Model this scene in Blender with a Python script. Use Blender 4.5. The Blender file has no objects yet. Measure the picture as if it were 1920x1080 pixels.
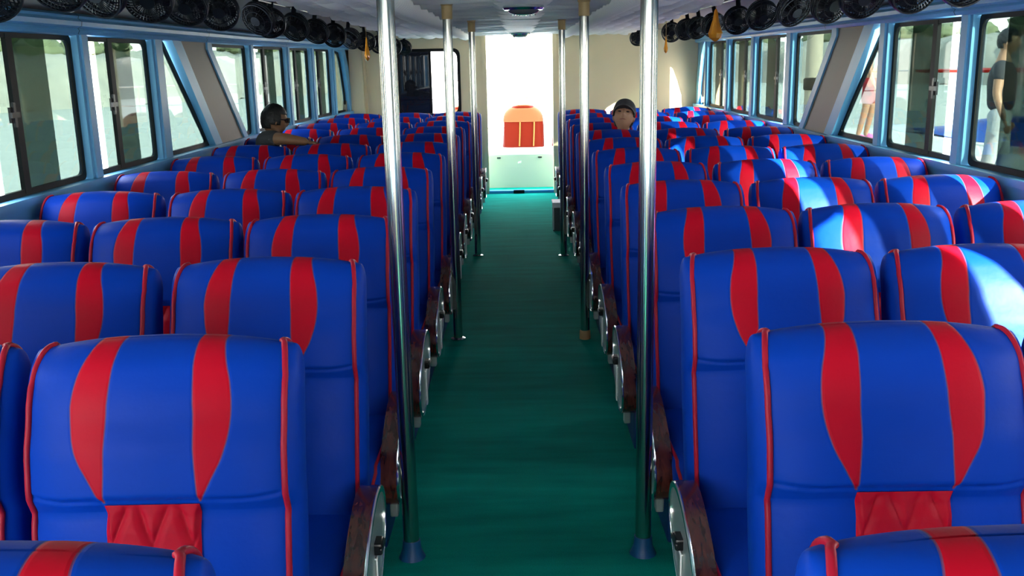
import bpy, bmesh, math, random
from mathutils import Vector, Matrix, Euler
random.seed(7)
S = bpy.context.scene
COL = S.collection
PI = math.pi

# ------------------------------------------------------------------ camera
cam = bpy.data.objects.new('camera', bpy.data.cameras.new('camera'))
COL.objects.link(cam)
cam.data.sensor_width = 36.0
cam.data.lens = 33.75
cam.data.clip_start = 0.05
cam.data.clip_end = 2000
R3 = Matrix(((0.99978026, 0.01919676, 0.0084206),
             (0.00378479, 0.22979104, -0.97323263),
             (-0.02061789, 0.97305065, 0.22966789)))
cam.matrix_world = Matrix.Translation((0, 0, 1.65)) @ R3.to_4x4()
S.camera = cam

# ------------------------------------------------------------------ world, sun, exposure
w = bpy.data.worlds.new('world'); S.world = w; w.use_nodes = True
nt = w.node_tree; nt.nodes.clear()
wo = nt.nodes.new('ShaderNodeOutputWorld'); bg = nt.nodes.new('ShaderNodeBackground')
tc = nt.nodes.new('ShaderNodeTexCoord'); sx = nt.nodes.new('ShaderNodeSeparateXYZ')
rp = nt.nodes.new('ShaderNodeValToRGB')
nt.links.new(tc.outputs['Generated'], sx.inputs[0]); nt.links.new(sx.outputs['Z'], rp.inputs[0])
rp.color_ramp.elements[0].position = 0.0; rp.color_ramp.elements[0].color = (1.0, 0.97, 0.90, 1)
rp.color_ramp.elements[1].position = 0.7; rp.color_ramp.elements[1].color = (0.62, 0.76, 0.95, 1)
e = rp.color_ramp.elements.new(0.22); e.color = (1.0, 0.98, 0.95, 1)
nt.links.new(rp.outputs[0], bg.inputs[0]); bg.inputs[1].default_value = 2.6
nt.links.new(bg.outputs[0], wo.inputs[0])

sun = bpy.data.objects.new('sun', bpy.data.lights.new('sun', 'SUN')); COL.objects.link(sun)
sun.data.energy = 10.0; sun.data.angle = math.radians(0.6); sun.data.color = (1.0, 0.93, 0.80)
SUN_DIR = Vector((-0.62, 0.88, -0.40)).normalized()
sun.rotation_euler = SUN_DIR.to_track_quat('-Z', 'Y').to_euler()

S.view_settings.view_transform = 'Standard'
S.view_settings.look = 'None'
S.view_settings.gamma = 1.0
S.view_settings.use_curve_mapping = False
S.view_settings.exposure = 2.68

# ------------------------------------------------------------------ materials
def mat(name, col, rough=0.5, metal=0.0, spec=0.5, bump=0.0, bscale=200.0, var=0.0, vscale=8.0, coat=0.0, emis=0.0):
    m = bpy.data.materials.new(name); m.use_nodes = True
    n = m.node_tree.nodes; l = m.node_tree.links; b = n['Principled BSDF']
    b.inputs['Base Color'].default_value = (*col, 1)
    b.inputs['Roughness'].default_value = rough
    b.inputs['Metallic'].default_value = metal
    b.inputs['Specular IOR Level'].default_value = spec
    if coat: b.inputs['Coat Weight'].default_value = coat
    if bump or var:
        t = n.new('ShaderNodeTexCoord')
    if bump:
        z = n.new('ShaderNodeTexNoise'); z.inputs['Scale'].default_value = bscale; z.inputs['Detail'].default_value = 3
        l.new(t.outputs['Object'], z.inputs['Vector'])
        bp = n.new('ShaderNodeBump'); bp.inputs['Strength'].default_value = bump; bp.inputs['Distance'].default_value = 0.01
        l.new(z.outputs['Fac'], bp.inputs['Height']); l.new(bp.outputs[0], b.inputs['Normal'])
    if var:
        z = n.new('ShaderNodeTexNoise'); z.inputs['Scale'].default_value = vscale; z.inputs['Detail'].default_value = 4
        l.new(t.outputs['Object'], z.inputs['Vector'])
        mx = n.new('ShaderNodeMixRGB'); mx.inputs[1].default_value = (*[c * (1 - var) for c in col], 1)
        mx.inputs[2].default_value = (*[min(1, c * (1 + var)) for c in col], 1)
        l.new(z.outputs['Fac'], mx.inputs[0]); l.new(mx.outputs[0], b.inputs['Base Color'])
    return m

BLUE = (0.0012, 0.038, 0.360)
RED = (0.47, 0.003, 0.018)
M = {}
M['blue'] = mat('blue_vinyl', BLUE, 0.5, spec=0.1, bump=0.05, bscale=350, var=0.06, vscale=5)
M['red'] = mat('red_vinyl', RED, 0.5, spec=0.1, bump=0.05, bscale=350)
M['piping'] = mat('red_piping', (0.36, 0.008, 0.028), 0.4, spec=.2)
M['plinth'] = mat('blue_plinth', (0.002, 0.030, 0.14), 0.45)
M['chrome'] = mat('polished_steel', (0.72, 0.74, 0.74), 0.16, metal=1.0)
M['steel'] = mat('brushed_steel', (0.52, 0.50, 0.46), 0.16, metal=1.0, bump=0.01, bscale=60)
M['grey_plate'] = mat('grey_plate', (0.45, 0.50, 0.49), 0.3, metal=0.6)
M['black'] = mat('black_plastic', (0.009, 0.010, 0.013), 0.28, spec=.3)
M['gasket'] = mat('black_gasket', (0.004, 0.0045, 0.005), 0.5, spec=.15)
M['hub_grey'] = mat('grey_disc', (0.16, 0.16, 0.16), 0.4)
M['frame_blue'] = mat('light_blue_paint', (0.13, 0.40, 0.66), 0.38, bump=0.03, bscale=30, var=0.08, vscale=6)
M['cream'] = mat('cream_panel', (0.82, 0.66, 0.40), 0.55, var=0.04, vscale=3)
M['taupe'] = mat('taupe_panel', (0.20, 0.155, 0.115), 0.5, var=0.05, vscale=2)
M['fabric'] = mat('white_quilted_fabric', (0.90, 0.85, 0.80), 0.75, bump=0.10, bscale=120)
M['grey_fabric'] = mat('silver_grey_fabric', (0.66, 0.65, 0.61), 0.45, bump=0.05, bscale=120)
M['strip'] = mat('pale_padded_fabric', (0.92, 0.87, 0.82), 0.6)
M['lens'] = mat('smoked_lamp_glass', (0.10, 0.11, 0.11), 0.08, spec=0.8)
M['wood'] = None
M['tape'] = mat('brown_tape', (0.32, 0.20, 0.08), 0.5)
M['blue_tape'] = mat('blue_tape', (0.004, 0.07, 0.20), 0.5)
M['white'] = mat('white_paint', (0.86, 0.86, 0.84), 0.4)
M['pale_cyan'] = mat('pale_cyan_paint', (0.34, 0.50, 0.45), 0.5)
M['blue_sill'] = mat('bright_blue_sill', (0.02, 0.28, 0.60), 0.4)
M['orange'] = mat('orange_canvas', (0.11, 0.0085, 0.003), 0.6, spec=.05, bump=0.2, bscale=20)
M['yellow'] = mat('yellow_paint', (0.26, 0.11, 0.012), 0.5)
M['pale_orange'] = mat('pale_orange_canvas', (0.20, 0.075, 0.03), 0.6, spec=.05)
M['curtain'] = mat('dark_curtain', (0.012, 0.014, 0.022), 0.5)
M['carton'] = mat('dark_carton', (0.03, 0.05, 0.06), 0.5)
M['carton_white'] = mat('white_carton', (0.7, 0.72, 0.72), 0.6)
M['skin'] = mat('brown_skin', (0.40, 0.205, 0.12), 0.5, var=0.08, vscale=25)
M['skin_dark'] = mat('tanned_skin', (0.22, 0.11, 0.055), 0.5, var=0.08, vscale=25)
M['hair'] = mat('black_hair', (0.008, 0.008, 0.009), 0.5, bump=0.6, bscale=90)
M['cap'] = mat('dark_grey_cap', (0.035, 0.035, 0.04), 0.8, bump=0.2, bscale=150)
M['dark_cloth'] = mat('charcoal_cloth', (0.035, 0.035, 0.04), 0.8, bump=0.2, bscale=100)
M['white_cloth'] = mat('white_cloth', (0.42, 0.43, 0.44), 0.8, bump=0.2, bscale=60)
M['lilac_cloth'] = mat('lilac_cloth', (0.25, 0.24, 0.48), 0.8, bump=0.2, bscale=60)
M['red_cloth'] = mat('bright_red_cloth', (0.25, 0.010, 0.005), 0.8, spec=.1)
M['pink'] = mat('pink_shoe', (0.75, 0.14, 0.40), 0.6)
M['eye'] = mat('dark_eye', (0.01, 0.008, 0.008), 0.2)
M['lip'] = mat('lip_skin', (0.30, 0.10, 0.08), 0.5)
M['rock'] = mat('grey_rock', (0.27, 0.27, 0.235), 0.9, bump=0.8, bscale=2, var=0.3, vscale=1.2)
M['leaf'] = mat('green_leaves', (0.14, 0.17, 0.09), 0.8, bump=0.8, bscale=3, var=0.5, vscale=1.5)
M['trunk'] = mat('brown_bark', (0.2, 0.13, 0.08), 0.9)
M['hull_blue'] = mat('blue_tarpaulin', (0.03, 0.12, 0.50), 0.5, bump=0.2, bscale=8)
M['concrete'] = mat('pale_concrete', (0.55, 0.54, 0.50), 0.8, var=0.12, vscale=2)
M['text'] = mat('dark_lettering', (0.03, 0.04, 0.05), 0.5)
M['post_wood'] = mat('weathered_post', (0.30, 0.26, 0.20), 0.8, var=0.2, vscale=10)

def amber():
    m = mat('amber_plastic', (0.90, 0.36, 0.03), 0.15)
    m.node_tree.nodes['Principled BSDF'].inputs['Transmission Weight'].default_value = 0.45
    return m
M['amber'] = amber()

def wood():
    m = bpy.data.materials.new('red_brown_wood'); m.use_nodes = True
    n = m.node_tree.nodes; l = m.node_tree.links; b = n['Principled BSDF']
    t = n.new('ShaderNodeTexCoord'); mp = n.new('ShaderNodeMapping'); mp.inputs['Scale'].default_value = (60, 14, 14)
    z = n.new('ShaderNodeTexNoise'); z.inputs['Scale'].default_value = 1.2; z.inputs['Detail'].default_value = 3; z.inputs['Distortion'].default_value = .8
    r = n.new('ShaderNodeValToRGB'); r.color_ramp.elements[0].position = .35; r.color_ramp.elements[1].position = .7
    r.color_ramp.elements[0].color = (0.035, 0.007, 0.005, 1); r.color_ramp.elements[1].color = (0.105, 0.022, 0.015, 1)
    l.new(t.outputs['Object'], mp.inputs[0]); l.new(mp.outputs[0], z.inputs['Vector']); l.new(z.outputs['Fac'], r.inputs[0])
    l.new(r.outputs[0], b.inputs['Base Color']); b.inputs['Roughness'].default_value = 0.22; b.inputs['Coat Weight'].default_value = 0.5
    return m
M['wood'] = wood()

def carpet():
    m = bpy.data.materials.new('green_carpet'); m.use_nodes = True
    n = m.node_tree.nodes; l = m.node_tree.links; b = n['Principled BSDF']
    t = n.new('ShaderNodeTexCoord')
    a = n.new('ShaderNodeTexNoise'); a.inputs['Scale'].default_value = 2.2; a.inputs['Detail'].default_value = 5
    f = n.new('ShaderNodeTexNoise'); f.inputs['Scale'].default_value = 260; f.inputs['Detail'].default_value = 2
    mp = n.new('ShaderNodeMapping'); mp.inputs['Scale'].default_value = (1.0, 6.0, 1.0)
    l.new(t.outputs['Object'], f.inputs['Vector']); l.new(t.outputs['Object'], mp.inputs[0]); l.new(mp.outputs[0], a.inputs['Vector'])
    r = n.new('ShaderNodeValToRGB')
    r.color_ramp.elements[0].position = .3; r.color_ramp.elements[0].color = (0.001, 0.27, 0.20, 1)
    r.color_ramp.elements[1].position = .75; r.color_ramp.elements[1].color = (0.002, 0.40, 0.29, 1)
    l.new(a.outputs['Fac'], r.inputs[0])
    mx = n.new('ShaderNodeMixRGB'); mx.blend_type = 'MULTIPLY'; mx.inputs[0].default_value = 0.5
    l.new(r.outputs[0], mx.inputs[1]); l.new(f.outputs['Fac'], mx.inputs[2]); l.new(mx.outputs[0], b.inputs['Base Color'])
    bp = n.new('ShaderNodeBump'); bp.inputs['Strength'].default_value = .6; bp.inputs['Distance'].default_value = .004
    l.new(f.outputs['Fac'], bp.inputs['Height']); l.new(bp.outputs[0], b.inputs['Normal'])
    b.inputs['Roughness'].default_value = 0.9; b.inputs['Specular IOR Level'].default_value = 0.03
    return m
M['carpet'] = carpet()

def glass(name, tint):
    m = bpy.data.materials.new(name); m.use_nodes = True
    n = m.node_tree.nodes; l = m.node_tree.links; n.clear()
    o = n.new('ShaderNodeOutputMaterial'); mx = n.new('ShaderNodeMixShader'); lw = n.new('ShaderNodeLayerWeight'); lw.inputs[0].default_value = 0.5
    pw = n.new('ShaderNodeMath'); pw.operation = 'POWER'; pw.inputs[1].default_value = 5.0; l.new(lw.outputs['Facing'], pw.inputs[0])
    fr = n.new('ShaderNodeMath'); fr.operation = 'MULTIPLY_ADD'; fr.inputs[1].default_value = 0.40; fr.inputs[2].default_value = 0.02; l.new(pw.outputs[0], fr.inputs[0])
    tr = n.new('ShaderNodeBsdfTransparent'); tr.inputs[0].default_value = (*tint, 1)
    gl = n.new('ShaderNodeBsdfGlossy'); gl.inputs['Roughness'].default_value = 0.02; gl.inputs[0].default_value = (1, 1, 1, 1)
    l.new(fr.outputs[0], mx.inputs[0]); l.new(tr.outputs[0], mx.inputs[1]); l.new(gl.outputs[0], mx.inputs[2]); l.new(mx.outputs[0], o.inputs[0])
    return m
M['glass'] = glass('tinted_glass', (0.285, 0.33, 0.315))
M['dark_glass'] = glass('dark_glass', (0.025, 0.028, 0.036))

def sea():
    m = bpy.data.materials.new('sea_water'); m.use_nodes = True
    n = m.node_tree.nodes; l = m.node_tree.links; b = n['Principled BSDF']
    t = n.new('ShaderNodeTexCoord'); mp = n.new('ShaderNodeMapping'); mp.inputs['Scale'].default_value = (1.0, 1.0, 1.0)
    z = n.new('ShaderNodeTexNoise'); z.inputs['Scale'].default_value = 0.9; z.inputs['Detail'].default_value = 6
    l.new(t.outputs['Object'], mp.inputs[0]); l.new(mp.outputs[0], z.inputs['Vector'])
    bp = n.new('ShaderNodeBump'); bp.inputs['Strength'].default_value = .5; bp.inputs['Distance'].default_value = .25
    l.new(z.outputs['Fac'], bp.inputs['Height']); l.new(bp.outputs[0], b.inputs['Normal'])
    b.inputs['Base Color'].default_value = (0.36, 0.385, 0.345, 1); b.inputs['Roughness'].default_value = 0.45; b.inputs['Specular IOR Level'].default_value = 0.06
    return m
M['sea'] = sea()

STRIPE_TOP, CREASE = 1.12, 0.805
def backrest_material():
    """blue vinyl with two red curved stripes set by the shape of the cover itself"""
    m = bpy.data.materials.new('striped_vinyl'); m.use_nodes = True
    n = m.node_tree.nodes; l = m.node_tree.links; b = n['Principled BSDF']
    b.inputs['Roughness'].default_value = 0.36; b.inputs['Specular IOR Level'].default_value = 0.1
    t = n.new('ShaderNodeTexCoord'); s = n.new('ShaderNodeSeparateXYZ'); l.new(t.outputs['Object'], s.inputs[0])
    def math_(op, a, bb=None, c=None):
        q = n.new('ShaderNodeMath'); q.operation = op
        for i, v in enumerate((a, bb, c)):
            if v is None: continue
            if isinstance(v, (int, float)): q.inputs[i].default_value = v
            else: l.new(v, q.inputs[i])
        return q.outputs[0]
    ax = math_('ABSOLUTE', s.outputs['X'])
    v = math_('DIVIDE', math_('SUBTRACT', s.outputs['Z'], CREASE), STRIPE_TOP - CREASE)   # 0 crease .. 1 top
    v.node.use_clamp = True
    def curve(pts):
        f = n.new('ShaderNodeFloatCurve'); c = f.mapping.curves[0]
        c.points[0].location = (0, pts[0][1]); c.points[1].location = (1, pts[-1][1])
        for p in pts[1:-1]: c.points.new(*p)
        f.mapping.update(); l.new(v, f.inputs['Value']); return f.outputs[0]
    inner = math_('MULTIPLY', curve([(0, .475), (.25, .45), (.6, .43), (1, .39)]), 0.2)
    outer = math_('MULTIPLY', curve([(0, .485), (.14, .60), (.32, .74), (.5, .80), (.68, .795), (.85, .72), (1, .60)]), 0.2)
    d_in = math_('SUBTRACT', ax, inner); d_out = math_('SUBTRACT', outer, ax)
    up = math_('SUBTRACT', s.outputs['Z'], CREASE)
    front = math_('SUBTRACT', 0.125, s.outputs['Y'])
    d = math_('MINIMUM', math_('MINIMUM', d_in, d_out), math_('MINIMUM', up, front))
    red = math_('GREATER_THAN', d, 0.0)
    seam = math_('MULTIPLY', math_('LESS_THAN', math_('ABSOLUTE', d), 0.0016), math_('GREATER_THAN', up, 0.0))
    mx = n.new('ShaderNodeMixRGB'); mx.inputs[1].default_value = (*BLUE, 1); mx.inputs[2].default_value = (*RED, 1)
    l.new(red, mx.inputs[0])
    mx2 = n.new('ShaderNodeMixRGB'); mx2.inputs[2].default_value = (0.12, 0.05, 0.12, 1)
    l.new(math_('MULTIPLY', seam, 0.8), mx2.inputs[0]); l.new(mx.outputs[0], mx2.inputs[1]); l.new(mx2.outputs[0], b.inputs['Base Color'])
    z = n.new('ShaderNodeTexNoise'); z.inputs['Scale'].default_value = 7; z.inputs['Detail'].default_value = 5
    l.new(t.outputs['Object'], z.inputs['Vector'])
    g = n.new('ShaderNodeMapRange'); g.inputs[1].default_value = 0; g.inputs[2].default_value = 0.006
    l.new(math_('ABSOLUTE', d), g.inputs[0])
    h = math_('ADD', math_('MULTIPLY', g.outputs[0], 0.35), math_('MULTIPLY', z.outputs['Fac'], 1.6))
    bp = n.new('ShaderNodeBump'); bp.inputs['Strength'].default_value = .35; bp.inputs['Distance'].default_value = .008
    l.new(h, bp.inputs['Height']); l.new(bp.outputs[0], b.inputs['Normal'])
    rr = n.new('ShaderNodeMapRange'); rr.inputs[3].default_value = .42; rr.inputs[4].default_value = .58
    l.new(z.outputs['Fac'], rr.inputs[0]); l.new(rr.outputs[0], b.inputs['Roughness'])
    return m
M['striped'] = backrest_material()

# ------------------------------------------------------------------ mesh helpers
class MB:
    def __init__(s): s.bm = bmesh.new(); s.mats = []
    def mi(s, m):
        if m not in s.mats: s.mats.append(m)
        return s.mats.index(m)
    def face(s, vs, m):
        try:
            f = s.bm.faces.new(vs); f.material_index = s.mi(m); f.smooth = True; return f
        except ValueError: return None
    def box(s, c, d, m, bevel=0.0, rot=None, seg=2):
        r = bmesh.ops.create_cube(s.bm, size=1.0)
        vs = r['verts']; T = Matrix.Translation(c) @ ((rot.to_4x4()) if rot else Matrix.Identity(4)) @ Matrix.Diagonal((*d, 1))
        bmesh.ops.transform(s.bm, matrix=T, verts=vs)
        fs = {f for v in vs for f in v.link_faces}
        if bevel:
            es = list({e for v in vs for e in v.link_edges})
            q = bmesh.ops.bevel(s.bm, geom=es, offset=bevel, segments=seg, affect='EDGES', profile=0.5)
            fs |= set(q['faces'])
        for f in fs:
            if f.is_valid: f.material_index = s.mi(m); f.smooth = True
    def rings(s, rings, m, closed=True, cap=True):
        R = [[s.bm.verts.new(p) for p in r] for r in rings]
        k = len(R[0])
        for a, b in zip(R, R[1:]):
            for i in range(k if closed else k - 1):
                j = (i + 1) % k
                s.face((a[i], a[j], b[j], b[i]), m)
        if cap and closed:
            s.face(list(reversed(R[0])), m); s.face(R[-1], m)
        return R
    def tube(s, pts, r, m, n=8, closed=False, cap=True):
        pts = [Vector(p) for p in pts]; N = len(pts); rs = r if isinstance(r, (list, tuple)) else [r] * N
        rings = []; up = None
        for i, p in enumerate(pts):
            if closed: t = pts[(i + 1) % N] - pts[i - 1]
            else: t = pts[min(i + 1, N - 1)] - pts[max(i - 1, 0)]
            if t.length < 1e-9: t = Vector((0, 0, 1))
            t.normalize()
            if up is None: up = Vector((0, 0, 1)) if abs(t.z) < .9 else Vector((1, 0, 0))
            a = t.cross(up)
            if a.length < 1e-6: a = t.orthogonal()
            a.normalize(); b = a.cross(t).normalized(); up = b
            rings.append([p + rs[i] * (math.cos(2 * PI * k / n) * a + math.sin(2 * PI * k / n) * b) for k in range(n)])
        if closed: rings.append(rings[0])
        s.rings(rings, m, cap=cap and not closed)
        if closed: bmesh.ops.remove_doubles(s.bm, verts=s.bm.verts[:], dist=1e-6)
    def lathe(s, prof, m, n=24, T=None):
        T = T or Matrix.Identity(4)
        s.rings([[T @ Vector((r * math.cos(2 * PI * k / n), r * math.sin(2 * PI * k / n), z)) for k in range(n)] for r, z in prof], m)
    def prism(s, poly, m, f0, f1):
        """poly of 2d points; f0,f1 map them to 3d"""
        a = [s.bm.verts.new(f0(*p)) for p in poly]; b = [s.bm.verts.new(f1(*p)) for p in poly]
        k = len(poly); s.face(list(reversed(a)), m); s.face(b, m)
        for i in range(k):
            j = (i + 1) % k; s.face((a[i], a[j], b[j], b[i]), m)
    def frame(s, outer, inner, m, f0, f1):
        k = len(outer)
        A = [s.bm.verts.new(f0(*p)) for p in outer]; B = [s.bm.verts.new(f0(*p)) for p in inner]
        C = [s.bm.verts.new(f1(*p)) for p in outer]; D = [s.bm.verts.new(f1(*p)) for p in inner]
        for i in range(k):
            j = (i + 1) % k
            s.face((A[i], A[j], B[j], B[i]), m); s.face((C[i], D[i], D[j], C[j]), m)
            s.face((A[i], C[i], C[j], A[j]), m); s.face((B[i], B[j], D[j], D[i]), m)
    def build(s, name, parent=None, sharp=40, loc=None):
        bmesh.ops.recalc_face_normals(s.bm, faces=s.bm.faces[:])
        lim = math.radians(sharp)
        for e in s.bm.edges:
            if len(e.link_faces) == 2 and e.calc_face_angle(0) > lim: e.smooth = False
        me = bpy.data.meshes.new(name); s.bm.to_mesh(me); s.bm.free()
        for m in s.mats: me.materials.append(m)
        o = bpy.data.objects.new(name, me); COL.objects.link(o)
        if parent: o.parent = parent
        if loc: o.location = loc
        return o

def tag(o, label, cat, group=None, kind=None):
    o['label'] = label; o['category'] = cat
    if group: o['group'] = group
    if kind: o['kind'] = kind
    return o
def thing(name, label, cat, loc=(0, 0, 0), rz=0, group=None):
    o = bpy.data.objects.new(name, None); COL.objects.link(o); o.location = loc; o.rotation_euler = (0, 0, rz)
    o.empty_display_size = 0.1
    return tag(o, label, cat, group)
def struct(o, label=None):
    o['kind'] = 'structure'
    if label: o['label'] = label
    return o
def room(name):
    o = bpy.data.objects.new(name, None); COL.objects.link(o); o['kind'] = 'structure'; return o
CH = {}
def copy_tree(src, parent=None):
    c = src.copy(); COL.objects.link(c)
    if parent is not None: c.parent = parent
    for ch in list(src.children): copy_tree(ch, c)
    return c

# ------------------------------------------------------------------ room shell
YB = 12.3
def wx(side, y):
    x = 2.25
    if side < 0 and y > 8.3: x = 2.25 - (y - 8.3) * 0.046
    return side * x
Y0 = -3.3
ZS, ZR = 1.09, 1.83      # sill and rail heights
mb = MB()
mb.box((0, (Y0 + YB) / 2, -0.05), (4.7, YB - Y0, 0.1), M['carpet'])
struct(mb.build('floor'))

def wmap(side, off):
    def f(y, z): return Vector((wx(side, y) + side * off, y, z))
    return f
def strip(mb, side, z0, z1, off0, off1, m, y0=Y0, y1=YB):
    ys = [y0] + ([8.3] if y0 < 8.3 < y1 else []) + [y1]
    rings = []
    for y in ys:
        X = wx(side, y)
        rings.append([Vector((X + side * off0, y, z0)), Vector((X + side * off1, y, z0)), Vector((X + side * off1, y, z1)), Vector((X + side * off0, y, z1))])
    mb.rings(rings, m)

MUL = {-1: [(0.55, 0.77), (1.62, 1.84), (2.72, 2.94), (3.84, 4.06), (4.99, 5.21), (6.03, 6.30), (8.24, 8.46), (9.36, 9.58), (10.28, 10.52), (11.22, 11.46)],
       1: [(0.45, 0.67), (1.52, 1.74), (2.60, 2.82), (3.66, 3.88), (4.80, 5.03), (5.90, 6.14), (7.95, 8.24), (9.20, 9.46), (10.33, 10.58), (11.50, 11.74)]}
MUL = {sd: [(a + (.09 if sd < 0 else .10) , b) for i_, (a, b) in enumerate(L_)] for sd, L_ in MUL.items()}
SLANT = {-1: dict(a=(6.44, 7.22), b=(7.24, 8.03)), 1: dict(a=(6.20, 6.97), b=(6.98, 7.70))}

for side, nm in ((-1, 'left'), (1, 'right')):
    wl = room('wall_' + nm)
    mb = MB()
    strip(mb, side, 0, ZS - 0.02, 0.02, 0.12, M['frame_blue'])
    mb.build('lower_panel', wl)
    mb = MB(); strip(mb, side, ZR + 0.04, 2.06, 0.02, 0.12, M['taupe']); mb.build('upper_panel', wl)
    mb = MB()
    for a, b in [(-2.75, -2.53), (-1.65, -1.43), (-.55, -.33)] + MUL[side]:
        for (z0, z1, o0, o1, t0, t1) in ((ZS - .03, ZR + .05, -0.012, 0.03, a + .03, b - .04), (ZS - .03, ZR + .05, 0.0, 0.065, a, b)):
            p = [(t0, z0), (t1, z0), (t1, z1), (t0, z1)]
            mb.prism(p, M['frame_blue'], wmap(side, o0), wmap(side, o1))
    mb.build('mullions', wl)
    if side > 0:      # unseen panel and wedge added to block the sun and shape its patches
        mb = MB(); mb.prism([(Y0, ZS - .02), (.56, ZS - .02), (.56, ZR + .04), (Y0, ZR + .04)], M['taupe'], wmap(side, 0.0), wmap(side, .065)); mb.prism([(1.62, 1.16), (1.62, ZR + .04), (1.27, ZR + .04)], M['taupe'], wmap(side, 0.0), wmap(side, .065)); mb.build('sun_block_panel', wl)
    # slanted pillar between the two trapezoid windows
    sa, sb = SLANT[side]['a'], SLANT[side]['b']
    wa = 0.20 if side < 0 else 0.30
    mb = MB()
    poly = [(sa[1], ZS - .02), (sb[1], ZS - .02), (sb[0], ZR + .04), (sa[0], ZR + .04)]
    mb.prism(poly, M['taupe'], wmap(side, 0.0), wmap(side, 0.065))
    mb.build('slanted_pillar', wl)
    mb = MB()
    for (t0, t1, o0) in ((sa[0] - .03, sa[0] + .10, -.014), (sa[0] + .10, sa[0] + .17, -.004)):
        d = sa[1] - sa[0]
        mb.prism([(t0 + d, ZS - .02), (t1 + d, ZS - .02), (t1, ZR + .04), (t0, ZR + .04)], M['frame_blue'], wmap(side, o0), wmap(side, .065))
    d = sb[1] - sb[0]
    mb.prism([(sb[0] - .06 + d, ZS - .02), (sb[0] + .05 + d, ZS - .02), (sb[0] + .05, ZR - .05), (sb[0] + .04, ZR + .04), (sb[0] - .05, ZR + .04), (sb[0] - .06, ZR - .05)], M['frame_blue'], wmap(side, -.014), wmap(side, .065))
    mb.build('pillar_trim', wl)
    # sill ledge and rail: trims
    mb = MB()
    strip(mb, side, ZS - .035, ZS, -.035, .11, M['frame_blue'])
    strip(mb, side, ZS - .10, ZS - .035, -.012, .05, M['frame_blue'])
    struct(mb.build('trim_%d' % (1 if side < 0 else 2)))
    mb = MB()
    prof = [(0.03, ZR - .005), (-.015, ZR), (-.025, ZR + .018), (-.018, ZR + .03), (-.038, ZR + .04), (-.042, ZR + .062), (-.024, ZR + .078), (-.03, ZR + .09), (-.01, ZR + .104), (0.03, ZR + .106)]
    rings = []
    for y in (Y0, 8.3, YB):
        rings.append([Vector((wx(side, y) + side * o, y, z)) for o, z in prof])
    mb.rings(rings, M['frame_blue'])
    for y in (2.9, 5.06, 7.15, 9.4):
        r = [[Vector((wx(side, yy) + side * (o - .002), yy, z)) for o, z in prof[1:-1]] for yy in (y, y + .006)]
        mb.rings(r, M['gasket'], closed=False, cap=False)
    struct(mb.build('trim_%d' % (3 if side < 0 else 4)))

def inset(poly, d):
    k = len(poly); A = sum(poly[i][0] * poly[(i + 1) % k][1] - poly[(i + 1) % k][0] * poly[i][1] for i in range(k))
    sg = 1 if A > 0 else -1; out = []
    for i in range(k):
        p0, p1, p2 = Vector(poly[i - 1]), Vector(poly[i]), Vector(poly[(i + 1) % k])
        e1 = (p1 - p0).normalized(); e2 = (p2 - p1).normalized()
        n1 = Vector((-e1.y, e1.x)) * sg; n2 = Vector((-e2.y, e2.x)) * sg
        q = n1 + n2; c = q.dot(n1)
        out.append(tuple(p1 + q * (d / max(c, .2))))
    return out
def rounded(poly, r, n=5):
    out = []; k = len(poly)
    for i in range(k):
        p0, p1, p2 = Vector(poly[i - 1]), Vector(poly[i]), Vector(poly[(i + 1) % k])
        rr = min(r, (p0 - p1).length * .45, (p2 - p1).length * .45)
        a = p1 + (p0 - p1).normalized() * rr; b = p1 + (p2 - p1).normalized() * rr
        for j in range(n + 1):
            t = j / n; out.append(tuple((1 - t) ** 2 * a + 2 * t * (1 - t) * p1 + t * t * b))
    return out
WN = [0]
def window(side, poly, sliding=True, fr=(0.21, 0.38, 0.74, 1.0)):
    WN[0] += 1
    wn = room('window_%d' % WN[0])
    po = rounded(poly, .035); pi_ = rounded(inset(poly, .028), .05)
    mb = MB(); mb.frame(po, pi_, M['gasket'], wmap(side, .034), wmap(side, .054)); mb.build('window_frame', wn)
    y0, y1 = poly[0][0], poly[1][0]; z0, z1 = poly[0][1], poly[2][1]; W = y1 - y0
    if not sliding:
        mb = MB(); mb.prism(rounded(inset(poly, .02), .05), M['glass'], wmap(side, .041), wmap(side, .046)); mb.build('fixed_pane', wn, 20)
        return wn
    A = rounded([(y0 + W * fr[0], z0 + .015), (y0 + W * fr[2], z0 + .015), (y0 + W * fr[2], z1 - .015), (y0 + W * fr[0], z1 - .015)], .02)
    mb = MB(); mb.prism(A, M['glass'], wmap(side, .048), wmap(side, .052)); mb.build('sliding_pane', wn, 20)
    B = rounded([(y0 + W * fr[1], z0 + .015), (y0 + W * fr[3] - .015, z0 + .015), (y0 + W * fr[3] - .015, z1 - .015), (y0 + W * fr[1], z1 - .015)], .02)
    mb = MB(); mb.prism(B, M['glass'], wmap(side, .038), wmap(side, .042)); mb.build('fixed_pane', wn, 20)
    ys = y0 + W * fr[1]
    st = MB(); st.prism([(ys - .02, z0 + .01), (ys + .035, z0 + .01), (ys + .035, z1 - .01), (ys - .02, z1 - .01)], M['gasket'], wmap(side, .032), wmap(side, .053)); so = st.build('stile', wn)
    la = MB(); zc = (z0 + z1) / 2
    la.prism([(ys - .075, zc - .035), (ys - .02, zc - .035), (ys - .02, zc + .035), (ys - .075, zc + .035)], M['black'], wmap(side, .026), wmap(side, .036))
    la.prism([(ys - .055, zc - .055), (ys - .035, zc - .055), (ys - .035, zc + .055), (ys - .055, zc + .055)], M['black'], wmap(side, .018), wmap(side, .03))
    la.prism([(ys - .09, zc - .012), (ys - .02, zc - .012), (ys - .02, zc + .012), (ys - .09, zc + .012)], M['black'], wmap(side, .010), wmap(side, .028))
    la.build('latch', so)
    return wn
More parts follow.
